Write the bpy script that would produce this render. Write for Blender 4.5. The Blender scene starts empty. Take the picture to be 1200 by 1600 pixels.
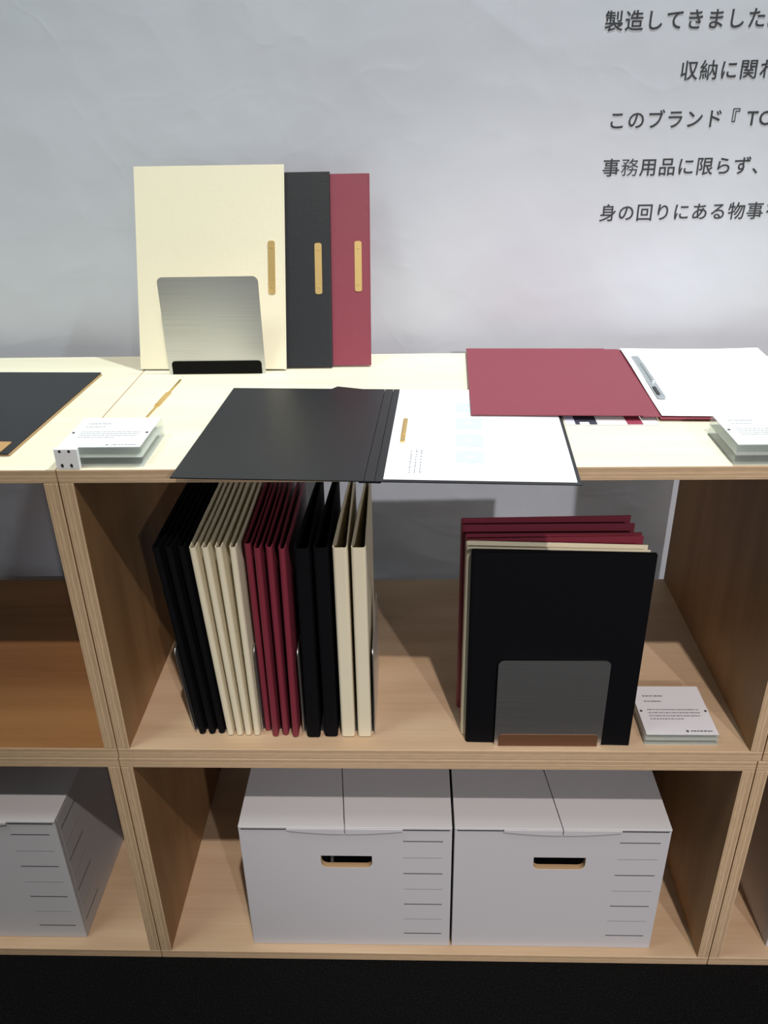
import bpy, bmesh, math, random
from mathutils import Matrix, Vector
random.seed(7)
S = bpy.context.scene
COL = S.collection
PI = math.pi

# ------------------------------------------------------------------ camera
cam_d = bpy.data.cameras.new('camera')
cam = bpy.data.objects.new('camera', cam_d)
COL.objects.link(cam)
YAW, PITCH, ROLL = -0.03757655, 0.48243213, -0.02156314
cy, sy, cp, sp = math.cos(YAW), math.sin(YAW), math.cos(PITCH), math.sin(PITCH)
fw = Vector((sy * cp, cy * cp, -sp)); rt = Vector((cy, -sy, 0)); up = rt.cross(fw)
cr, sr = math.cos(ROLL), math.sin(ROLL)
rt2 = rt * cr + up * sr; up2 = up * cr - rt * sr
CAM = Vector((0.41729, -0.88084, 1.29911))
cam.matrix_world = Matrix(((rt2.x, up2.x, -fw.x, CAM.x), (rt2.y, up2.y, -fw.y, CAM.y),
                           (rt2.z, up2.z, -fw.z, CAM.z), (0, 0, 0, 1)))
cam_d.sensor_fit = 'HORIZONTAL'
cam_d.sensor_width = 36.0
cam_d.lens = 1306.7 / 1200 * 36
cam_d.clip_start = 0.02
S.camera = cam

# ------------------------------------------------------------------ world, exposure
w = bpy.data.worlds.new('hall')
S.world = w
w.use_nodes = True
w.node_tree.nodes['Background'].inputs[0].default_value = (0.90, 0.95, 1.0, 1)
w.node_tree.nodes['Background'].inputs[1].default_value = 0.185
S.view_settings.view_transform = 'Standard'
S.view_settings.look = 'None'
S.view_settings.exposure = 0.0
S.view_settings.gamma = 1.0
S.view_settings.use_curve_mapping = False

# ------------------------------------------------------------------ lights
def spot(name, loc, target, power, color, radius=0.04, angle=80, blend=0.6):
    d = bpy.data.lights.new(name, 'SPOT')
    d.energy = power; d.color = color; d.shadow_soft_size = radius
    d.spot_size = math.radians(angle); d.spot_blend = blend
    o = bpy.data.objects.new(name, d); COL.objects.link(o)
    o.location = loc
    o.rotation_euler = (Vector(target) - Vector(loc)).to_track_quat('-Z', 'Y').to_euler()
    return o
spot('hall_light_high', (1.22, -3.03, 5.92), (0.60, 0.0, 0.40), 760, (1.0, 0.90, 0.83), 0.06, 31, 1.0)
spot('hall_light_low', (2.55, -5.06, 3.05), (0.72, 0.2, 0.50), 510, (1.0, 0.96, 0.97), 0.06, 17, 0.8)
spot('booth_spot_right', (0.95, 0.30, 2.75), (0.82, 0.25, 0.89), 132, (0.88, 1.0, 1.03), 0.03, 110, 0.5)
spot('booth_spot_left', (-0.65, -0.45, 2.75), (-0.2, 0.1, 0.89), 68, (0.87, 1.0, 0.95), 0.30, 56, 1.0)

# ------------------------------------------------------------------ materials
def mat(name, color=(.8, .8, .8), rough=.6, metal=0., spec=.5):
    m = bpy.data.materials.new(name); m.use_nodes = True
    b = m.node_tree.nodes['Principled BSDF']
    b.inputs['Base Color'].default_value = (*color, 1)
    b.inputs['Roughness'].default_value = rough
    b.inputs['Metallic'].default_value = metal
    b.inputs['Specular IOR Level'].default_value = spec
    return m
def nd(m, t, **kw):
    n = m.node_tree.nodes.new(t)
    for k, v in kw.items(): setattr(n, k, v)
    return n
def lk(m, a, b): m.node_tree.links.new(a, b)
def bsdf(m): return m.node_tree.nodes['Principled BSDF']
def ramp(m, stops):
    r = nd(m, 'ShaderNodeValToRGB')
    el = r.color_ramp.elements
    while len(el) < len(stops): el.new(.5)
    for e, (p, c) in zip(el, stops): e.position = p; e.color = (*c, 1)
    return r

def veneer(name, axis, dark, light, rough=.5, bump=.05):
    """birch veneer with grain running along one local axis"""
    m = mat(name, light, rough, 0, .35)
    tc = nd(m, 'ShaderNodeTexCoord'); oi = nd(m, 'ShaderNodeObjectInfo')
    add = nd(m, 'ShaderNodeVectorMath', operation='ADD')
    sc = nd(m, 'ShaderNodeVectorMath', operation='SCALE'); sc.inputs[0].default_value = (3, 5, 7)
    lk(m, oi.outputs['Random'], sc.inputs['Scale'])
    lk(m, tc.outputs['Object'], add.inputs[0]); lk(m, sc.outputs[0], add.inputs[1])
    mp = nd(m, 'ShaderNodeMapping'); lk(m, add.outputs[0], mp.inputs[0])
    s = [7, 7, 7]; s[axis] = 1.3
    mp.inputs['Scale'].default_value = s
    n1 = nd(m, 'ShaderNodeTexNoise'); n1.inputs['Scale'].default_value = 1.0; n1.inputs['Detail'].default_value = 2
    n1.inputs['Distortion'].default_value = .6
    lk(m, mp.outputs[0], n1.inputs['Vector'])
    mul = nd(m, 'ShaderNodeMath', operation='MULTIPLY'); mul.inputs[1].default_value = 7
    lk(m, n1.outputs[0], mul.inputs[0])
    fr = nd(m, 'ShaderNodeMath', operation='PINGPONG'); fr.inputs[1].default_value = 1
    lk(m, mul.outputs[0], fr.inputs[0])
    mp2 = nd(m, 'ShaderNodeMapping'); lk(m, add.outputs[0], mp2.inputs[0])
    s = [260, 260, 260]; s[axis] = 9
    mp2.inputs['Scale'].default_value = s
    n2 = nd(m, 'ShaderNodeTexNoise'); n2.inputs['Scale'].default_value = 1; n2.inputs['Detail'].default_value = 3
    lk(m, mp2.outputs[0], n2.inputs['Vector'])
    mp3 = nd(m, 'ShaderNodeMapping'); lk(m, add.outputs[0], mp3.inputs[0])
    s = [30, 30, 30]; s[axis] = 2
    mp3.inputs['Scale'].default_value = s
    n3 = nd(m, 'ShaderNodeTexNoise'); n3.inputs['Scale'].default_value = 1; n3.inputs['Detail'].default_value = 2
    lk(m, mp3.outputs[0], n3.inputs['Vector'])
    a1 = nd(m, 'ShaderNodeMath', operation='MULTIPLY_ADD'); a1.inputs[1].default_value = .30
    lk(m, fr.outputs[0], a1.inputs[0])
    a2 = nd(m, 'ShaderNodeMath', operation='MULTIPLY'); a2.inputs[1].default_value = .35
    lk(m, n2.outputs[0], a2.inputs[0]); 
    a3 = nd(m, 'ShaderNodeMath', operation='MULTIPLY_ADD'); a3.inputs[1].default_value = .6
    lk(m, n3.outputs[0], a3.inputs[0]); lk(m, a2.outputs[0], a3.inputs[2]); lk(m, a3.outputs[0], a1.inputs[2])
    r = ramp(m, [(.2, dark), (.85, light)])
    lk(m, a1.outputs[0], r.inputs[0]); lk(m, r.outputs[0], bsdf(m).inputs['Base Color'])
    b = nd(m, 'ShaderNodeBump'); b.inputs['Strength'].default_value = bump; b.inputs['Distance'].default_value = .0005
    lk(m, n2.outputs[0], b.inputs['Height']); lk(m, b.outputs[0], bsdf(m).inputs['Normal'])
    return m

def ply_edge(name, axis, T):
    """layered plywood edge: plies stacked along one local axis"""
    m = mat(name, (.6, .45, .3), .65, 0, .3)
    tc = nd(m, 'ShaderNodeTexCoord'); sep = nd(m, 'ShaderNodeSeparateXYZ')
    nz = nd(m, 'ShaderNodeTexNoise'); nz.inputs['Scale'].default_value = 14; nz.inputs['Detail'].default_value = 1
    lk(m, tc.outputs['Object'], nz.inputs['Vector']); lk(m, tc.outputs['Object'], sep.inputs[0])
    t = nd(m, 'ShaderNodeMath', operation='MULTIPLY_ADD'); t.inputs[1].default_value = 1 / T; t.inputs[2].default_value = .47
    lk(m, sep.outputs[axis], t.inputs[0])
    t2 = nd(m, 'ShaderNodeMath', operation='MULTIPLY_ADD'); t2.inputs[1].default_value = .06
    lk(m, nz.outputs[0], t2.inputs[0]); lk(m, t.outputs[0], t2.inputs[2])
    L, D_ = (.67, .48, .30), (.48, .325, .195)
    stops = [(0, L), (.10, (.62, .445, .275)), (.15, D_), (.20, L), (.36, (.60, .43, .265)), (.40, D_), (.45, L), (.60, L), (.65, D_),
             (.70, (.60, .43, .265)), (.82, D_), (.87, L), (1, L)]
    r = ramp(m, stops); lk(m, t2.outputs[0], r.inputs[0])
    mp = nd(m, 'ShaderNodeMapping'); lk(m, tc.outputs['Object'], mp.inputs[0])
    s = [420, 420, 420]; s[2 if axis == 0 else 0] = 60
    mp.inputs['Scale'].default_value = s
    n2 = nd(m, 'ShaderNodeTexNoise'); n2.inputs['Scale'].default_value = 1
    lk(m, mp.outputs[0], n2.inputs['Vector'])
    r2 = ramp(m, [(.35, (.72, .70, .68)), (.6, (1, 1, 1))]); lk(m, n2.outputs[0], r2.inputs[0])
    mx = nd(m, 'ShaderNodeMix', data_type='RGBA', blend_type='MULTIPLY'); mx.inputs['Factor'].default_value = .3
    lk(m, r.outputs[0], mx.inputs[6]); lk(m, r2.outputs[0], mx.inputs[7])
    lk(m, mx.outputs[2], bsdf(m).inputs['Base Color'])
    return m

def linen(name, color, rough=.62, spec=.35):
    m = mat(name, color, rough, 0, spec)
    tc = nd(m, 'ShaderNodeTexCoord')
    hs = []
    for s in ((900, 60, 60), (60, 60, 900), (60, 900, 60)):
        mp = nd(m, 'ShaderNodeMapping'); mp.inputs['Scale'].default_value = s
        n = nd(m, 'ShaderNodeTexNoise'); n.inputs['Scale'].default_value = 1; n.inputs['Detail'].default_value = 1
        lk(m, tc.outputs['Object'], mp.inputs[0]); lk(m, mp.outputs[0], n.inputs['Vector']); hs.append(n)
    a = nd(m, 'ShaderNodeMath', operation='ADD'); lk(m, hs[0].outputs[0], a.inputs[0]); lk(m, hs[1].outputs[0], a.inputs[1])
    a2 = nd(m, 'ShaderNodeMath', operation='ADD'); lk(m, a.outputs[0], a2.inputs[0]); lk(m, hs[2].outputs[0], a2.inputs[1])
    b = nd(m, 'ShaderNodeBump'); b.inputs['Strength'].default_value = .25; b.inputs['Distance'].default_value = .0003
    lk(m, a2.outputs[0], b.inputs['Height']); lk(m, b.outputs[0], bsdf(m).inputs['Normal'])
    return m

T = 0.0177
V_X = veneer('birch_grain_across', 0, (.47, .31, .185), (.63, .46, .305))
V_TOP = veneer('birch_glare_top', 0, (.66, .60, .44), (.75, .70, .54))  # paler copy of the veneer: bleaching by overexposure put into the colour
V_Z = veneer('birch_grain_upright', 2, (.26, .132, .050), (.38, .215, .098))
V_RED = veneer('birch_dark_orange', 0, (.22, .092, .029), (.34, .165, .062))  # darker and more orange than the other floor boards
E_H = ply_edge('ply_edge_flat', 2, T)
E_V = ply_edge('ply_edge_upright', 0, T)

CREAM = linen('cream_board', (.78, .71, .53))
NAVY = linen('navy_board', (.008, .009, .0115), .45, .5)
BLK = linen('black_navy_board', (.0042, .0042, .0055), .7, .1)
RED = linen('wine_board', (.205, .022, .041), .52, .6)
PAPER = mat('white_paper', (.82, .82, .82), .75, 0, .3)
CYAN = mat('pale_cyan_print', (.50, .79, .79), .75)
INK = mat('grey_ink', (.045, .047, .053), .7)
INK_P = mat('pale_ink', (.26, .27, .30), .8)
INK_D = mat('card_ink', (.12, .11, .14), .8)
KRAFT = mat('kraft_fluting', (.46, .30, .16), .85)
TAN = mat('tan_backing', (.42, .26, .12), .8)
BOXW = mat('white_cardboard', (.59, .58, .60), .75, 0, .25)
SLOT_SHADE = mat('slot_shade_dark', (.03, .027, .024), .9)  # dark colour standing in for shade in the lid slots
LINE_D = mat('printed_line_dark', (.13, .13, .14), .8)
LINE_L = mat('printed_line_light', (.36, .36, .38), .8)
BLACKPAD = mat('black_pad', (.003, .003, .003), .6, 0, .1)
BROWNPAD = mat('brown_pad', (.14, .062, .030), .6, 0, .3)
WHITEPL = mat('white_plastic', (.92, .92, .92), .4)
DOT = mat('dark_hole', (.03, .03, .03), .7)

STEEL = mat('brushed_steel', (.62, .61, .60), .42, 1.0)
def _steel():
    m = STEEL; tc = nd(m, 'ShaderNodeTexCoord'); mp = nd(m, 'ShaderNodeMapping'); mp.inputs['Scale'].default_value = (6, 6, 900)
    n = nd(m, 'ShaderNodeTexNoise'); n.inputs['Scale'].default_value = 1; n.inputs['Detail'].default_value = 2
    lk(m, tc.outputs['Object'], mp.inputs[0]); lk(m, mp.outputs[0], n.inputs['Vector'])
    b = nd(m, 'ShaderNodeBump'); b.inputs['Strength'].default_value = .16; b.inputs['Distance'].default_value = .0005
    lk(m, n.outputs[0], b.inputs['Height']); lk(m, b.outputs[0], bsdf(m).inputs['Normal'])
    r = ramp(m, [(.3, (.63, .63, .62)), (.7, (.72, .72, .71))]); lk(m, n.outputs[0], r.inputs[0])
    lk(m, r.outputs[0], bsdf(m).inputs['Base Color'])
_steel()
BRASS = mat('brass', (.86, .61, .25), .36, .95)
COPPER = mat('copper_tab', (.72, .42, .17), .45, .6)
SILVER = mat('silver_clip', (.55, .60, .60), .3, .9)

ACRYL = bpy.data.materials.new('clear_acrylic'); ACRYL.use_nodes = True
def _acryl():
    m = ACRYL; nt = m.node_tree; nt.nodes.clear()
    out = nd(m, 'ShaderNodeOutputMaterial'); tr = nd(m, 'ShaderNodeBsdfTransparent'); gl = nd(m, 'ShaderNodeBsdfGlossy')
    df = nd(m, 'ShaderNodeBsdfDiffuse'); df.inputs[0].default_value = (.86, .90, .87, 1)
    tl = nd(m, 'ShaderNodeBsdfTranslucent'); tl.inputs[0].default_value = (.86, .90, .87, 1)
    tr.inputs[0].default_value = (.96, .975, .965, 1); gl.inputs['Roughness'].default_value = .05
    fr = nd(m, 'ShaderNodeFresnel'); fr.inputs['IOR'].default_value = 1.49
    ge = nd(m, 'ShaderNodeNewGeometry'); iv = nd(m, 'ShaderNodeMath', operation='SUBTRACT'); iv.inputs[0].default_value = 1
    lk(m, ge.outputs['Backfacing'], iv.inputs[1]); mu = nd(m, 'ShaderNodeMath', operation='MULTIPLY')
    lk(m, fr.outputs[0], mu.inputs[0]); lk(m, iv.outputs[0], mu.inputs[1])
    m0 = nd(m, 'ShaderNodeMixShader'); m0.inputs[0].default_value = .5; lk(m, df.outputs[0], m0.inputs[1]); lk(m, tl.outputs[0], m0.inputs[2])
    m1 = nd(m, 'ShaderNodeMixShader'); m1.inputs[0].default_value = .16; lk(m, tr.outputs[0], m1.inputs[1]); lk(m, m0.outputs[0], m1.inputs[2])
    mx = nd(m, 'ShaderNodeMixShader'); lk(m, mu.outputs[0], mx.inputs[0]); lk(m, m1.outputs[0], mx.inputs[1])
    lk(m, gl.outputs[0], mx.inputs[2]); lk(m, mx.outputs[0], out.inputs[0])
def thin_paper(m, amount):
    """thin paper lets part of the light through"""
    b = bsdf(m); out = m.node_tree.nodes['Material Output']
    tl = nd(m, 'ShaderNodeBsdfTranslucent'); tl.inputs[0].default_value = (.9, .9, .9, 1)
    mx = nd(m, 'ShaderNodeMixShader'); mx.inputs[0].default_value = amount
    lk(m, b.outputs[0], mx.inputs[1]); lk(m, tl.outputs[0], mx.inputs[2]); lk(m, mx.outputs[0], out.inputs[0])
SEAM_LINE = mat('grey_seam_line', (.72, .75, .72), .6); thin_paper(SEAM_LINE, .5)  # for the added sheets that draw the acrylic edge lines
CARD_W = mat('white_card', (.95, .95, .95), .7, 0, .3); thin_paper(CARD_W, .38)
CARD = mat('lavender_card', (.95, .93, .98), .7, 0, .3); thin_paper(CARD, .30)
_acryl()

WALL = mat('crumpled_grey_paper', (.50, .515, .545), .7, 0, .25)
def _wall():
    m = WALL; tc = nd(m, 'ShaderNodeTexCoord')
    mp = nd(m, 'ShaderNodeMapping'); lk(m, tc.outputs['Object'], mp.inputs[0])
    mp.inputs['Rotation'].default_value = (0, .5, 0)
    warp = nd(m, 'ShaderNodeTexNoise'); warp.inputs['Scale'].default_value = 4; warp.inputs['Detail'].default_value = 2
    lk(m, mp.outputs[0], warp.inputs['Vector'])
    mv = nd(m, 'ShaderNodeVectorMath', operation='MULTIPLY_ADD'); mv.inputs[1].default_value = (.22, .22, .22)
    lk(m, warp.outputs['Color'], mv.inputs[0]); lk(m, mp.outputs[0], mv.inputs[2])
    vo = nd(m, 'ShaderNodeTexVoronoi', feature='F1'); vo.inputs['Scale'].default_value = 5.5
    lk(m, mv.outputs[0], vo.inputs['Vector'])
    vo2 = nd(m, 'ShaderNodeTexVoronoi', feature='F1'); vo2.inputs['Scale'].default_value = 13
    lk(m, mv.outputs[0], vo2.inputs['Vector'])
    n = nd(m, 'ShaderNodeTexNoise'); n.inputs['Scale'].default_value = 7; n.inputs['Detail'].default_value = 6
    lk(m, mp.outputs[0], n.inputs['Vector'])
    a = nd(m, 'ShaderNodeMath', operation='MULTIPLY_ADD'); a.inputs[1].default_value = .35
    lk(m, vo2.outputs['Distance'], a.inputs[0]); lk(m, vo.outputs['Distance'], a.inputs[2])
    a2 = nd(m, 'ShaderNodeMath', operation='MULTIPLY_ADD'); a2.inputs[1].default_value = .8
    lk(m, n.outputs[0], a2.inputs[0]); lk(m, a.outputs[0], a2.inputs[2])
    cr_ = nd(m, 'ShaderNodeTexVoronoi', feature='DISTANCE_TO_EDGE'); cr_.inputs['Scale'].default_value = 6.5
    lk(m, mv.outputs[0], cr_.inputs['Vector'])
    cm = nd(m, 'ShaderNodeMapRange'); cm.inputs['From Max'].default_value = .05; cm.inputs['To Max'].default_value = .045
    lk(m, cr_.outputs['Distance'], cm.inputs['Value'])
    a3 = nd(m, 'ShaderNodeMath', operation='SUBTRACT'); lk(m, a2.outputs[0], a3.inputs[0]); lk(m, cm.outputs[0], a3.inputs[1])
    b = nd(m, 'ShaderNodeBump'); b.inputs['Strength'].default_value = .20; b.inputs['Distance'].default_value = .008
    lk(m, a3.outputs[0], b.inputs['Height']); lk(m, b.outputs[0], bsdf(m).inputs['Normal'])
    n3 = nd(m, 'ShaderNodeTexNoise'); n3.inputs['Scale'].default_value = 3; n3.inputs['Detail'].default_value = 3
    lk(m, mp.outputs[0], n3.inputs['Vector'])
    r = ramp(m, [(.3, (.64, .67, .735)), (.7, (.70, .725, .79))]); lk(m, n3.outputs[0], r.inputs[0])
    lk(m, r.outputs[0], bsdf(m).inputs['Base Color'])
_wall()
CARPET = mat('black_carpet', (.012, .012, .014), .95, 0, .1)
def _carpet():
    m = CARPET; tc = nd(m, 'ShaderNodeTexCoord'); n = nd(m, 'ShaderNodeTexNoise'); n.inputs['Scale'].default_value = 420
    n.inputs['Detail'].default_value = 3; lk(m, tc.outputs['Object'], n.inputs['Vector'])
    r = ramp(m, [(.35, (.002, .002, .002)), (.6, (.006, .006, .0066)), (.75, (.022, .022, .025))])
    lk(m, n.outputs[0], r.inputs[0]); lk(m, r.outputs[0], bsdf(m).inputs['Base Color'])
    b = nd(m, 'ShaderNodeBump'); b.inputs['Strength'].default_value = .8; b.inputs['Distance'].default_value = .004
    lk(m, n.outputs[0], b.inputs['Height']); lk(m, b.outputs[0], bsdf(m).inputs['Normal'])
_carpet()

# ------------------------------------------------------------------ helpers
def obj(name, bm, mats, parent=None, bevel=0, smooth=False):
    bmesh.ops.recalc_face_normals(bm, faces=bm.faces[:])
    me = bpy.data.meshes.new(name); bm.to_mesh(me); bm.free()
    for m in (mats if isinstance(mats, (list, tuple)) else [mats]): me.materials.append(m)
    o = bpy.data.objects.new(name, me); COL.objects.link(o)
    if parent: o.parent = parent
    if bevel:
        b = o.modifiers.new('bevel', 'BEVEL'); b.width = bevel; b.segments = 2; b.limit_method = 'ANGLE'
    if smooth:
        for p in me.polygons: p.use_smooth = True
    return o
def thing(name, label, cat, group=None, loc=(0, 0, 0), rotz=0):
    o = bpy.data.objects.new(name, None); COL.objects.link(o); o.empty_display_size = .02
    o.location = loc; o.rotation_euler = (0, 0, rotz); o['label'] = label; o['category'] = cat
    if group: o['group'] = group
    return o
def bx(bm, a, b):
    v = [bm.verts.new((x, y, z)) for x in (a[0], b[0]) for y in (a[1], b[1]) for z in (a[2], b[2])]
    fs = [bm.faces.new([v[i] for i in q]) for q in ((0, 1, 3, 2), (4, 6, 7, 5), (0, 4, 5, 1), (2, 3, 7, 6), (0, 2, 6, 4), (1, 5, 7, 3))]
    return fs
def prism(bm, pts, ax, d0, d1, holes=()):
    """extrude a closed outline (with holes) lying in the plane normal to axis ax"""
    def p3(u, v, d):
        return {0: (d, u, v), 1: (u, d, v), 2: (u, v, d)}[ax]
    loops = [pts] + list(holes)
    ed, walls = [], []
    top = []
    for L in loops:
        vs = [bm.verts.new(p3(u, v, d0)) for u, v in L]
        ed += [bm.edges.new((vs[i], vs[(i + 1) % len(vs)])) for i in range(len(vs))]
        top.append(vs)
    r = bmesh.ops.triangle_fill(bm, edges=ed, use_beauty=True)
    fs = [g for g in r['geom'] if isinstance(g, bmesh.types.BMFace)]
    m = {}
    for vs in top:
        for v in vs:
            c = list(v.co); c[ax] = d1; m[v] = bm.verts.new(c)
    for f in fs: bm.faces.new([m[v] for v in reversed(f.verts)])
    for li, vs in enumerate(top):
        for i in range(len(vs)):
            a, b = vs[i], vs[(i + 1) % len(vs)]
            f = bm.faces.new((a, b, m[b], m[a]))
            if li: f.material_index = 1
def rrect(x0, y0, x1, y1, r, n=5, corners=(1, 1, 1, 1)):
    out = []
    for (cx, cy_, a0, on) in ((x0 + r, y0 + r, PI, corners[0]), (x1 - r, y0 + r, 1.5 * PI, corners[1]),
                              (x1 - r, y1 - r, 0, corners[2]), (x0 + r, y1 - r, .5 * PI, corners[3])):
        if on:
            out += [(cx + r * math.cos(a0 + k * PI / 2 / n), cy_ + r * math.sin(a0 + k * PI / 2 / n)) for k in range(n + 1)]
        else:
            sx = -1 if cx == x0 + r else 1; sy_ = -1 if cy_ == y0 + r else 1
            out.append((cx + sx * r, cy_ + sy_ * r))
    return out
def strip(bm, line, th, z0, z1, nz=1):
    """a sheet following a plan polyline, thickness to its left, standing from z0 to z1"""
    n = len(line); off = []
    for i in range(n):
        a = Vector(line[max(i - 1, 0)]); b = Vector(line[min(i + 1, n - 1)])
        t = (b - a).normalized(); off.append(Vector(line[i]) + Vector((-t.y, t.x)) * th)
    ring = [Vector(p) for p in line] + off[::-1]
    lo = [bm.verts.new((p.x, p.y, z0)) for p in ring]; hi = [bm.verts.new((p.x, p.y, z1)) for p in ring]
    N = len(ring)
    for i in range(N): bm.faces.new((lo[i], lo[(i + 1) % N], hi[(i + 1) % N], hi[i]))
    for i in range(n - 1):
        bm.faces.new((lo[i], lo[i + 1], lo[N - 2 - i], lo[N - 1 - i]))
        bm.faces.new((hi[i + 1], hi[i], hi[N - 1 - i], hi[N - 2 - i]))
def disc(bm, c, r, h, ax=2, n=16):
    pts = [(c[[1, 0, 0][ax]] + r * math.cos(2 * PI * k / n), c[[2, 2, 1][ax]] + r * math.sin(2 * PI * k / n)) for k in range(n)]
    prism(bm, pts, ax, c[ax], c[ax] + h)

# ------------------------------------------------------------------ setting
WY = 0.502
FX0, FX1 = -2.6, 3.4
bm = bmesh.new(); bx(bm, (FX0, -5.0, -.05), (FX1, WY + .1, 0)); fl = obj('floor', bm, CARPET); fl['kind'] = 'structure'
bm = bmesh.new(); bx(bm, (FX0, WY, 0), (FX1, WY + .1, 2.9)); wl = obj('wall_back', bm, WALL); wl['kind'] = 'structure'

# writing printed on the wall
def lettering(text, x, zb, size, advance, parent, y=WY, material=INK, name='lettering', vertical_scale=1.0):
    verts, faces = [], []
    for i, ch in enumerate(text):
        if ch == ' ': continue
        c = bpy.data.curves.new('glyph', 'FONT'); c.body = ch; c.size = size; c.resolution_u = 3
        c.offset = 0.0 if ch == '務' else 0.0003
        o = bpy.data.objects.new('glyph', c); COL.objects.link(o)
        bpy.context.view_layer.update()
        me = bpy.data.meshes.new_from_object(o.evaluated_get(bpy.context.evaluated_depsgraph_get()))
        b = len(verts)
        xs = x + advance[i] if isinstance(advance, (list, tuple)) else x + i * advance
        verts += [(xs + v.co.x, y - .0004, zb + v.co.y * vertical_scale) for v in me.vertices]
        faces += [[b + k for k in p.vertices] for p in me.polygons]
        bpy.data.objects.remove(o); bpy.data.curves.remove(c); bpy.data.meshes.remove(me)
    me = bpy.data.meshes.new(name); me.from_pydata(verts, [], faces); me.materials.append(material)
    o = bpy.data.objects.new(name, me); COL.objects.link(o); o.parent = parent
    return o
LS = 0.0270
lettering('製造してきました。', .6935, 1.3492, LS, .02855, wl)
lettering('収納に関わる', .8082, 1.2850, LS, .0285, wl)
lettering('このブランド『TO', .7115, 1.2212, LS, [0, .0285, .0570, .0855, .1140, .1425, .1665, .2040, .2215], wl)
lettering('事務用品に限らず、', .7097, 1.1556, LS, .0282, wl)
lettering('身の回りにある物事を', .7118, 1.0900, LS, .0283, wl)

# ------------------------------------------------------------------ shelving
TOP, SHELF, LOW = 0.8950, 0.4440 + T, T
MID = 0.4440
DEP = 0.4458
def board(name, a, b, axis, parent, face, edge):
    """a plywood board; axis = its thickness direction; veneer on the two big faces"""
    c = [(a[i] + b[i]) / 2 for i in range(3)]
    bm = bmesh.new(); bx(bm, [a[i] - c[i] for i in range(3)], [b[i] - c[i] for i in range(3)])
    bmesh.ops.recalc_face_normals(bm, faces=bm.faces[:])
    for f in bm.faces: f.material_index = 0 if abs(f.normal[axis]) > .9 else 1
    o = obj(name, bm, [face, edge], parent, bevel=.0009)
    o.location = Vector(c) - parent.location
    return o
def unit(x0, x1, z0, z1, label, floor_mat=None, top_mat=None, dep=None):
    dy = 0; DEP = dep or 0.4458
    t = thing('shelf_unit', label, 'shelf', 'plywood shelf units', (x0, dy, z0))
    board('top_panel', (x0, dy, z1 - T), (x1, dy + DEP, z1), 2, t, top_mat or V_X, E_H)
    board('bottom_panel', (x0, dy, z0), (x1, dy + DEP, z0 + T), 2, t, floor_mat or V_X, E_H)
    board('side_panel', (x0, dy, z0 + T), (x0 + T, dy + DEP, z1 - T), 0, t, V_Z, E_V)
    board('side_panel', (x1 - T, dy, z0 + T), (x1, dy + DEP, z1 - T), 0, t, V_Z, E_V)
    return t
G = .0012
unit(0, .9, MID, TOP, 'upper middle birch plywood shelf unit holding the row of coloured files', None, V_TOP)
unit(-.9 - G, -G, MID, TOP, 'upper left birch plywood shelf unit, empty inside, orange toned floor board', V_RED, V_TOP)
unit(.9 + G, 1.8 + G, MID, TOP, 'upper right birch plywood shelf unit, only a sliver at the frame edge', None, V_TOP, .415)  # unseen depth shortened so a strip of light reaches the wall
unit(-.0015, .8955, 0, MID - .0004, 'lower middle birch plywood shelf unit holding two white boxes')
unit(-.9 - G - .0015, -G - .0015, 0, MID - .0004, 'lower left birch plywood shelf unit with one white box at the left frame edge')
unit(.8955 + G, 1.7955 + G, 0, MID - .0004, 'lower right birch plywood shelf unit mostly beyond the right frame edge')

# ------------------------------------------------------------------ files standing upright
def file_parts(root, color, s, depth, h, le, re_, lb=None, rb=None, th=.0016):
    """U-folded file: spine at y=0 facing -y, covers running to y=depth.
    le, re_ = x of the cover ends at the open edge; lb, rb = x at mid depth"""
    r = min(s * .45, .004)
    lb = -s / 2 + (le + s / 2) * .5 if lb is None else lb
    rb = s / 2 + (re_ - s / 2) * .5 if rb is None else rb
    arc = []
    for k in range(5):
        a = PI + k * PI / 8
        arc.append((-s / 2 + r + r * math.cos(a), r + r * math.sin(a)))
    arc2 = [(-x, y) for x, y in arc[::-1]]
    bm = bmesh.new(); strip(bm, arc + arc2, th, 0, h); obj('spine', bm, color, root)
    def curve(x0, xm, x1):
        out = []
        for k in range(9):
            t = k / 8
            out.append(((1 - t) * (1 - 2 * t) * x0 + 4 * t * (1 - t) * xm + t * (2 * t - 1) * x1, r + .0002 + t * (depth - r)))
        return out
    bm = bmesh.new(); strip(bm, curve(-s / 2, lb, le)[::-1], th, 0, h); obj('left_cover', bm, color, root)
    bm = bmesh.new(); strip(bm, curve(s / 2, rb, re_), th, 0, h); obj('right_cover', bm, color, root)

FH = .310
row = []
for i, (x, y, dx) in enumerate(((.1146, .0288, -.0235), (.1288, .0289, -.0215), (.1424, .0303, -.0190))):
    row.append((('leftmost', 'second', 'third')[i] + ' of the three thin black files at the left end of the row', BLK, .0088, x, y, dx, 'thin', 'thin black files in the row'))
for i, (x, y, dx) in enumerate(((.1557, .0264, -.0165), (.1690, .0265, -.0140), (.1815, .0266, -.0095), (.1940, .0267, -.0035))):
    row.append(('thin cream file, ' + ('first, beside the black ones', 'second from the black ones', 'third from the black ones', 'last, beside the wine red ones')[i], CREAM, .0086, x, y, dx, 'thin', 'thin cream files in the row'))
for i, (x, y, dx) in enumerate(((.2086, .0360, -.0008), (.2210, .0243, .0008), (.2352, .0270, .0012), (.2498, .0232, .0035))):
    row.append(('thin wine red file, ' + ('first, beside the cream ones', 'second from the cream ones', 'third from the cream ones', 'last, beside the wide dark ones')[i], RED, .0085, x, y, dx, 'thin', 'thin wine red files in the row'))
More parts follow.
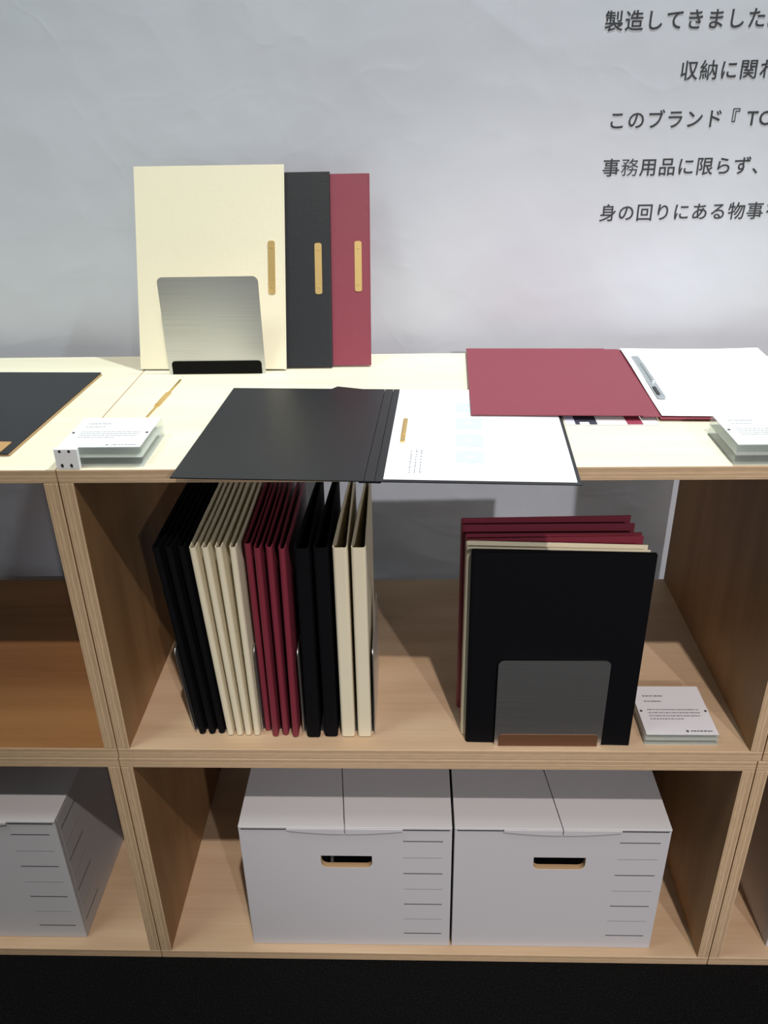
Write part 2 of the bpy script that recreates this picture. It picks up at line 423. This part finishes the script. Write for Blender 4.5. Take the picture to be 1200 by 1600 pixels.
for i, (x, y, dx) in enumerate(((.2760, .0233, .0025), (.3010, .0248, .0012))):
    row.append(('wide spined dark navy file standing beside the ' + ('wine red files', 'wide cream files')[i], BLK, .0190, x, y, dx, 'wide', 'wide navy files in the row'))
for i, (x, y, dx) in enumerate(((.3253, .0250, .0012), (.3488, .0251, .0012))):
    row.append(('wide spined cream file ' + ('standing beside the wide navy files', 'at the right end of the row')[i], CREAM, .0190, x, y, dx, 'wide', 'wide cream files in the row'))
for lab, c, s, x, y, dx, kind, grp in row:
    t = thing('document_file', lab, 'file', grp, (x, y, SHELF + .0018))
    if kind == 'thin':
        file_parts(t, c, s, .228, FH, -.0036, .0040, -.0046, .0058, .0013)
    else:
        file_parts(t, c, s, .228, FH, .0010, .0065, -.0052, .0078)
    t.rotation_euler = (0, math.asin(dx / FH), 0)

# stack of files on the right of the shelf, spines to the left, coming out towards the viewer
# (label, colour, x of spine, y front, y back, y front end, y back end, width)
for lab, c, x, yf, yb, ef, eb, wd in (
        ('rearmost wine red file leaning in the stack on the right', RED, .4826, .0885, .1081, .0905, .1145, .2265),
        ('wine red file directly behind the cream one in the stack', RED, .4856, .0510, .0655, .0560, .0670, .2265),
        ('single cream file between the black and wine red ones in the stack', CREAM, .4856, .0308, .0475, .0205, .0345, .2262),
        ('front dark navy file of the stack, behind the steel bookend', BLK, .4912, .0158, .0262, .0105, .0160, .2268)):
    s = yb - yf; m_ = (yf + yb) / 2
    t = thing('document_file', lab, 'file', 'files in the stack on the right', (x, m_, SHELF + .0012), -PI / 2)
    file_parts(t, c, s, wd, FH - .0015, -(eb - m_), -(ef - m_))

# three files leaning on the wall on top
LEAN = math.radians(20.0)
def clip_strip(parent, x, y0, z0, z1, wdt, material, out=-1):
    bm = bmesh.new()
    prism(bm, rrect(y0 - wdt / 2, z0, y0 + wdt / 2, z1, wdt * .3, 4), 0, x, x + out * .0009)
    c = obj('clip', bm, material, parent)
    bm = bmesh.new(); bx(bm, (x + out * .0009, y0 - wdt * .22, z1 - .011), (x + out * .0015, y0 + wdt * .22, z1 - .0095)); obj('crimp', bm, material, c)
    bm = bmesh.new(); bx(bm, (x + out * .0009, y0 - wdt * .22, z0 + .0095), (x + out * .0015, y0 + wdt * .22, z0 + .011)); obj('crimp', bm, material, c)
    return c
for lab, c, xr, yb, h, cx, cz0, cz1, le in (
        ('pale cream file with brass clip leaning on the wall behind the bookend', CREAM, .2245, .3640, .3025, .0205, .113, .192, -.031),
        ('dark navy file with brass clip between the cream and red ones on top', NAVY, .2955, .3735, .2900, .0195, .110, .186, 0),
        ('wine red file with brass clip, rightmost of those leaning on the wall', RED, .3552, .3792, .2860, .0185, .112, .187, 0)):
    t = thing('document_file', lab, 'file', 'files leaning on the wall')
    t.matrix_world = Matrix.Translation((xr, yb, TOP + .0022)) @ Matrix.Rotation(le, 4, 'Z') @ Matrix.Rotation(-LEAN, 4, 'X') @ Matrix.Rotation(PI / 2, 4, 'Z')
    file_parts(t, c, .0045, .2295, h, -.0020, .0020, -.0022, .0022)
    clip_strip(t, -.0023, cx, cz0, cz1, .0108, BRASS)

# ------------------------------------------------------------------ bookends
def bookend(label, loc, rotz, pad, wd=.148, ht=.147, base=.10, pad_on=True, lean=0):
    t = thing('bookend', label, 'bookend', None, loc, rotz)
    bm = bmesh.new()
    prism(bm, rrect(-wd / 2, 0, wd / 2, ht, .008, 5, (0, 0, 1, 1)), 1, 0, .0012); obj('plate', bm, STEEL, t).rotation_euler = (lean, 0, 0)
    bm = bmesh.new(); prism(bm, rrect(-wd / 2 + .006, .0012, wd / 2 - .006, base, .008, 5, (0, 0, 1, 1)), 2, 0, .0009); obj('base', bm, STEEL, t)
    if pad_on:
        bm = bmesh.new(); prism(bm, rrect(-wd / 2 + .0055, .0003, wd / 2 - .0055, .0205, .005, 5, (0, 0, 1, 1)), 1, -.0011, 0); obj('pad', bm, pad, t)
    return t
bookend('brushed steel bookend with a black foot strip before the cream file on top', (.1197, .3505, TOP + .0002), 0, BLACKPAD, .149, .147, .09)
bookend('brushed steel bookend with a brown foot strip before the black file', (.6052, .0100, SHELF + .0002), 0, BROWNPAD)
for x, y, rz, bl, lab in ((.1030, .032, -1, .05, 'steel bookend seen edge on, left of the thin black files'),
                  (.2006, .034, -1, .05, 'steel bookend seen edge on, between cream and wine red files'),
                  (.2606, .030, -1, .05, 'steel bookend seen edge on, between wine red and wide navy files'),
                  (.3640, .030, 1, .05, 'steel bookend seen edge on, at the right end of the file row')):
    bookend(lab, (x, y + .075, SHELF + .0002), rz * PI / 2, BLACKPAD, .148, .147, bl, False, .0755 if x < .15 else 0)

# ------------------------------------------------------------------ open files lying on top
def sheet(bm, x0, x1, y0, y1, th, zf, nx=10, ny=6):
    top, bot = [], []
    for j in range(ny + 1):
        for i in range(nx + 1):
            x = x0 + (x1 - x0) * i / nx; y = y0 + (y1 - y0) * j / ny; z = zf(x, y)
            top.append(bm.verts.new((x, y, z + th))); bot.append(bm.verts.new((x, y, z)))
    W_ = nx + 1
    for j in range(ny):
        for i in range(nx):
            a = j * W_ + i
            bm.faces.new((top[a], top[a + 1], top[a + W_ + 1], top[a + W_]))
            bm.faces.new((bot[a + W_], bot[a + W_ + 1], bot[a + 1], bot[a]))
    for i in range(nx):
        bm.faces.new((bot[i], bot[i + 1], top[i + 1], top[i])); k = ny * W_ + i
        bm.faces.new((top[k], top[k + 1], bot[k + 1], bot[k]))
    for j in range(ny):
        a = j * W_; bm.faces.new((top[a], top[a + W_], bot[a + W_], bot[a])); a += nx
        bm.faces.new((bot[a], bot[a + W_], top[a + W_], top[a]))
def quad(bm, x0, y0, x1, y1, zf, e=.0003):
    bm.faces.new([bm.verts.new((x, y, zf(x, y) + e)) for x, y in ((x0, y0), (x1, y0), (x1, y1), (x0, y1))])

# navy file: local origin at the front left corner, x to the right, y to the back
t = thing('open_file', 'dark navy file lying open over the shelf edge, white sheet clipped in its right half', 'file', None, (.1433, -.0310, TOP), -.0520)
flat = lambda x, y: .0024
bm = bmesh.new(); sheet(bm, 0, .2205, 0, .305, .0016, flat, 4, 4); obj('left_cover', bm, NAVY, t, .0003)
bm = bmesh.new(); sheet(bm, .2211, .2325, 0, .305, .0016, flat, 1, 4); sp_ = obj('spine', bm, NAVY, t, .0003)
bm = bmesh.new(); sheet(bm, .2331, .460, 0, .305, .0016, flat, 4, 4); obj('right_cover', bm, NAVY, t, .0003)
bm = bmesh.new(); sheet(bm, .2150, .2400, .001, .303, .0008, lambda x, y: .0006, 1, 1); obj('spine_lining', bm, NAVY, t)
bm = bmesh.new(); prism(bm, [(.130, .292), (.150, .3215), (.258, .292), (.265, .20), (.14, .20)], 2, .0004, .0018); obj('pocket_flap', bm, NAVY, t)
pz = lambda x, y: .0044 + .0004 * math.sin(x * 30) * math.sin(y * 22) + .0008 * max(0, (y - .27) / .03)
bm = bmesh.new(); sheet(bm, .2425, .4555, .0035, .300, .0005, pz, 12, 10); pp = obj('paper', bm, PAPER, t)
pz2 = lambda x, y: pz(x, y) + .0005
bm = bmesh.new()
for x0, x1, y0, y1 in ((.3225, .356, .213, .247), (.3225, .356, .155, .193), (.3225, .356, .099, .137), (.3225, .356, .052, .085)):
    xm, ym = (x0 + x1) / 2, (y0 + y1) / 2; g = .004
    for q in ((x0, y0, x1, ym - g), (x0, ym + g, x1, y1), (x0, ym - g, xm - g, ym + g), (xm + g, ym - g, x1, ym + g)): quad(bm, *q, pz2)
obj('printed_squares', bm, CYAN, pp)
bm = bmesh.new(); rnd = random.Random(3)
for k in range(3):
    y = .02
    while y < .085:
        L = rnd.uniform(.002, .006); quad(bm, .2695 + k * .006, y, .2710 + k * .006, y + L, pz2); y += L + rnd.uniform(.001, .004)
obj('small_print', bm, INK_P, pp)['kind'] = 'stuff'
bm = bmesh.new(); prism(bm, rrect(.2545, .106, .2605, .184, .0025, 4), 2, .0052, .0072); c_ = obj('clip', bm, BRASS, t)
bm = bmesh.new(); bx(bm, (.2560, .126, .0072), (.2590, .168, .0084)); obj('clip_slider', bm, BRASS, c_, .0004)

# wine red file beyond it
t = thing('open_file', 'wine red file lying open near the wall, white sheet clipped in its right half', 'file', None, (.4950, .1480, TOP), -.0380)
zr = lambda x, y: .0055 + .0015 * max(0, 1 - y / .2)
bm = bmesh.new(); sheet(bm, 0, .2200, 0, .300, .0016, zr, 6, 6); obj('left_cover', bm, RED, t, .0003)
bm = bmesh.new(); sheet(bm, .2206, .2425, 0, .300, .0016, lambda x, y: zr(x, y) - .0012, 1, 6); obj('spine', bm, RED, t, .0003)
bm = bmesh.new(); sheet(bm, .2431, .463, 0, .300, .0016, lambda x, y: .0030, 4, 6); obj('right_cover', bm, RED, t, .0003)
bm = bmesh.new(); bx(bm, (.2440, .004, 0), (.460, .297, .0028)); obj('back_flap', bm, RED, t)
pz3 = lambda x, y: .0066 + .0008 * math.sin(y * 20 + x * 14) + .0014 * max(0, (x - .40) / .06)
bm = bmesh.new(); sheet(bm, .2455, .4600, .004, .3000, .0006, pz3, 12, 10); obj('paper', bm, PAPER, t)
bm = bmesh.new(); prism(bm, rrect(.2535, .064, .2645, .252, .002, 3), 2, .0084, .0094); c_ = obj('clip', bm, SILVER, t)
bm = bmesh.new(); bx(bm, (.2595, .130, .0094), (.2640, .214, .0112)); obj('clip_tongue', bm, SILVER, c_, .0004)
bm = bmesh.new(); bx(bm, (.2545, .076, .0094), (.2590, .106, .0108)); obj('clip_slider', bm, DOT, c_, .0004)

# leaflet poking out from under the red file
t = thing('leaflet', 'printed leaflet poking out from under the open wine red file', 'leaflet', None, (.616, .131, TOP), -.02)
bm = bmesh.new(); bx(bm, (0, -.004, .0004), (.118, .20, .0009)); lp = obj('sheet', bm, PAPER, t)
lz = lambda x, y: .0009
bm = bmesh.new(); quad(bm, .001, -.003, .012, .19, lz, .0002); obj('lavender_print', bm, mat('lavender_print', (.55, .53, .68), .7), lp)
bm = bmesh.new()
for q in ((.012, .006, .040, .19), (.012, -.003, .018, .006), (.030, -.003, .040, .006)): quad(bm, *q, lz, .0002)
obj('dark_print', bm, mat('dark_print', (.03, .028, .045), .6), lp)
bm = bmesh.new(); quad(bm, .078, -.003, .098, .19, lz, .0002); obj('red_print', bm, mat('red_print', (.27, .03, .06), .6), lp)

# dark mat at the left and the brass bar
t = thing('document_file', 'dark navy closed file lying flat at the left frame edge, tan underside', 'file', None, (-.0737, .0394, TOP), -.038)
bm = bmesh.new(); bx(bm, (-.235, 0, .0024), (0, .312, .0042)); obj('front_cover', bm, NAVY, t, .0004)
bm = bmesh.new(); bx(bm, (-.235, .001, .0002), (.0016, .311, .0022)); obj('back_cover', bm, TAN, t, .0004)
bm = bmesh.new(); prism(bm, rrect(-.09, .003, -.0105, .035, .002, 3), 2, .0042, .0050); obj('tab', bm, COPPER, t)
t = thing('fastener_bar', 'thin brass fastener bar lying loose behind the left acrylic sign block', 'fastener', None, (.0650, .2450, TOP), math.atan2(.1546, .0082))
bm = bmesh.new()
prism(bm, [(-.0775, -.0016), (-.04, -.0018), (-.037, -.0035), (.020, -.0035), (.023, -.0018), (.0775, -.0016), (.0775, .0016), (.023, .0018), (.020, .0035), (-.037, .0035), (-.04, .0018), (-.0775, .0016)], 2, .0003, .0012)
obj('strip', bm, BRASS, t)
bm = bmesh.new(); bx(bm, (-.034, -.0038, .0012), (.017, .0038, .0022)); obj('slider', bm, BRASS, t, .0005)

# ------------------------------------------------------------------ acrylic sign blocks
def block(label, loc, rotz, wx, wy, h, cardmat, inkmat, seed, group='acrylic sign blocks'):
    t = thing('sign_block', label, 'sign', group, loc, rotz)
    hb = h * .47
    bm = bmesh.new(); bx(bm, (0, 0, .0007), (wx, wy, hb)); obj('lower_slab', bm, ACRYL, t, .0006)
    bm = bmesh.new(); bx(bm, (0, 0, hb + .0008), (wx, wy, h - .0006)); obj('upper_slab', bm, ACRYL, t, .0006)
    for z_ in (hb + .0002, .0001):
        bm = bmesh.new(); bx(bm, (.0002, .0002, z_), (wx - .0002, wy - .0002, z_ + .0005)); obj('seam_line_sheet', bm, SEAM_LINE, t)  # added thin grey sheets, only there to draw the slabs' edge lines
    bm = bmesh.new(); bx(bm, (.001, .001, h - .0005), (wx - .001, wy - .001, h)); c = obj('card', bm, cardmat, t)
    zf = lambda x, y: h
    r = random.Random(seed); bm = bmesh.new()
    def textline(u0, u1, v, th):
        x = u0 * wx
        while x < u1 * wx:
            L = r.uniform(.0015, .0045); quad(bm, x, v * wy, min(x + L, u1 * wx), v * wy + th, zf, .00015); x += L + r.uniform(.0005, .0014)
    textline(.14, .43, .77, .0022); textline(.14, .39, .66, .0020)
    for k, (u1) in enumerate((.86, .87, .85, .60)): textline(.14, u1, .49 - k * .062, .0016)
    textline(.63, .93, .065, .0024)
    quad(bm, .565 * wx, .055 * wy, .60 * wx, .095 * wy, zf, .00015)
    obj('small_print', bm, inkmat, c)['kind'] = 'stuff'
    for u in (.05, .95):
        bm = bmesh.new(); disc(bm, (u * wx, .47 * wy, h), .0018, .0006); obj('magnet', bm, DOT, t)
    return t
block('clear acrylic sign block with white card, left on the table top', (.0020, .0080, TOP), 0, .1000, .0950, .025, CARD_W, INK_P, 1)
block('clear acrylic sign block with white card at the right end of the table top', (.7860, .0030, TOP), 0, .1000, .0950, .025, CARD_W, INK_P, 2)
block('clear acrylic sign block with lavender card on the shelf floor', (.7410, .0130, SHELF), 0, .1015, .1050, .0180, CARD, INK_D, 5)

# white holder standing at the left block
t = thing('label_holder', 'small white plastic block with four dark holes at the left sign block corner', 'holder', None, (.0014, .0005, TOP))
bm = bmesh.new(); bx(bm, (0, 0, 0), (.0275, .0068, .0262)); obj('body', bm, WHITEPL, t, .001)
for x in (.0072, .0182):
    for z_, rz in ((.0232, .0017), (.0052, .0024)):
        bm = bmesh.new(); pts = [(x + .0017 * math.cos(2 * PI * k / 14), z_ + rz * math.sin(2 * PI * k / 14)) for k in range(14)]
        prism(bm, pts, 1, -.0003, .0003); obj('hole', bm, DOT, t)

# ------------------------------------------------------------------ white storage boxes
def storage_box(label, loc, wd, dp, ht, handle=True, line_x=None, side_lines=False, split=True):
    t = thing('storage_box', label, 'box', 'white cardboard boxes', loc)
    th = .004; fth = .010; cx = wd / 2
    bm = bmesh.new()
    hole = [(cx - .0395, .2235 - .0177 - .0075 + .0), (cx - .0395, .2110), (cx + .0395, .2110), (cx + .0395, .1985)]
    hz1, hz0 = .2115, .1855; r = .010
    hole = [(cx - .0395, hz1)] + [(cx - .0395 + r - r * math.cos(k * PI / 10), hz0 + r - r * math.sin(k * PI / 10)) for k in range(6)] \
        + [(cx + .0395 - r + r * math.sin(k * PI / 10), hz0 + r - r * math.cos(k * PI / 10)) for k in range(6)] + [(cx + .0395, hz1)]
    prism(bm, [(0, 0), (wd, 0), (wd, ht), (0, ht)], 1, 0, fth, [hole] if handle else [])
    for a, b in (((0, fth, 0), (th, dp - th, ht)), ((wd - th, fth, 0), (wd, dp - th, ht)), ((0, dp - th, 0), (wd, dp, ht)), ((th, fth, 0), (wd - th, dp - th, th))):
        bx(bm, a, b)
    body = obj('body', bm, [BOXW, KRAFT], t, .0007)
    g = .0006
    sk = .040                                          # the two flaps meet along a slightly skewed line
    def lid(pts):
        bm = bmesh.new(); prism(bm, pts, 2, ht + .0006, ht + .0006 + th); return obj('lid_flap', bm, BOXW, t, .0008)
    lid([(0, -.0012), (cx - g, -.0012), (cx - g - sk, dp), (0, dp)]); lid([(cx + g, -.0012), (wd, -.0012), (wd, dp), (cx + g - sk, dp)])
    # front tuck tabs, curved lower edge
    tx0, tx1 = cx - .0885, cx + .0875
    def tab(x0, x1):
        n = 8; low = [(x0 + (x1 - x0) * k / n, ht - .0005 - .0065 * (1 - ((x0 + (x1 - x0) * k / n - cx) / .088) ** 2)) for k in range(n + 1)]
        bm = bmesh.new(); prism(bm, low + [(x1, ht + .0040), (x0, ht + .0040)], 1, -.0040, -.0013); return bm
    obj('tuck_tab', tab(tx0, cx - g), BOXW, t, .0006); obj('tuck_tab', tab(cx + g, tx1), BOXW, t, .0006)
    # dark bars beside the tab: shade of the fold slots put into the colour
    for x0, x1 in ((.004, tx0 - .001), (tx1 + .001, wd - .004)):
        bm = bmesh.new(); bx(bm, (x0, -.0016, ht - .0004), (x1, -.0002, ht + .0008)); obj('slot_shade_bar', bm, SLOT_SHADE, t)
    for k in range(7):
        z_ = .2450 - k * .0357
        m_ = LINE_L if k % 2 else LINE_D; hh = .0008 if k % 2 else .0010
        bm = bmesh.new(); bx(bm, (wd - .0745, -.0003, z_ - hh), (wd - .0135, .0002, z_ + hh)); obj('printed_line', bm, m_, body)
        if side_lines:
            bm = bmesh.new(); bx(bm, (wd - .0002, .0115, z_ - hh), (wd + .0003, .071, z_ + hh)); obj('printed_line', bm, m_, body)
    return t
BH = .2700
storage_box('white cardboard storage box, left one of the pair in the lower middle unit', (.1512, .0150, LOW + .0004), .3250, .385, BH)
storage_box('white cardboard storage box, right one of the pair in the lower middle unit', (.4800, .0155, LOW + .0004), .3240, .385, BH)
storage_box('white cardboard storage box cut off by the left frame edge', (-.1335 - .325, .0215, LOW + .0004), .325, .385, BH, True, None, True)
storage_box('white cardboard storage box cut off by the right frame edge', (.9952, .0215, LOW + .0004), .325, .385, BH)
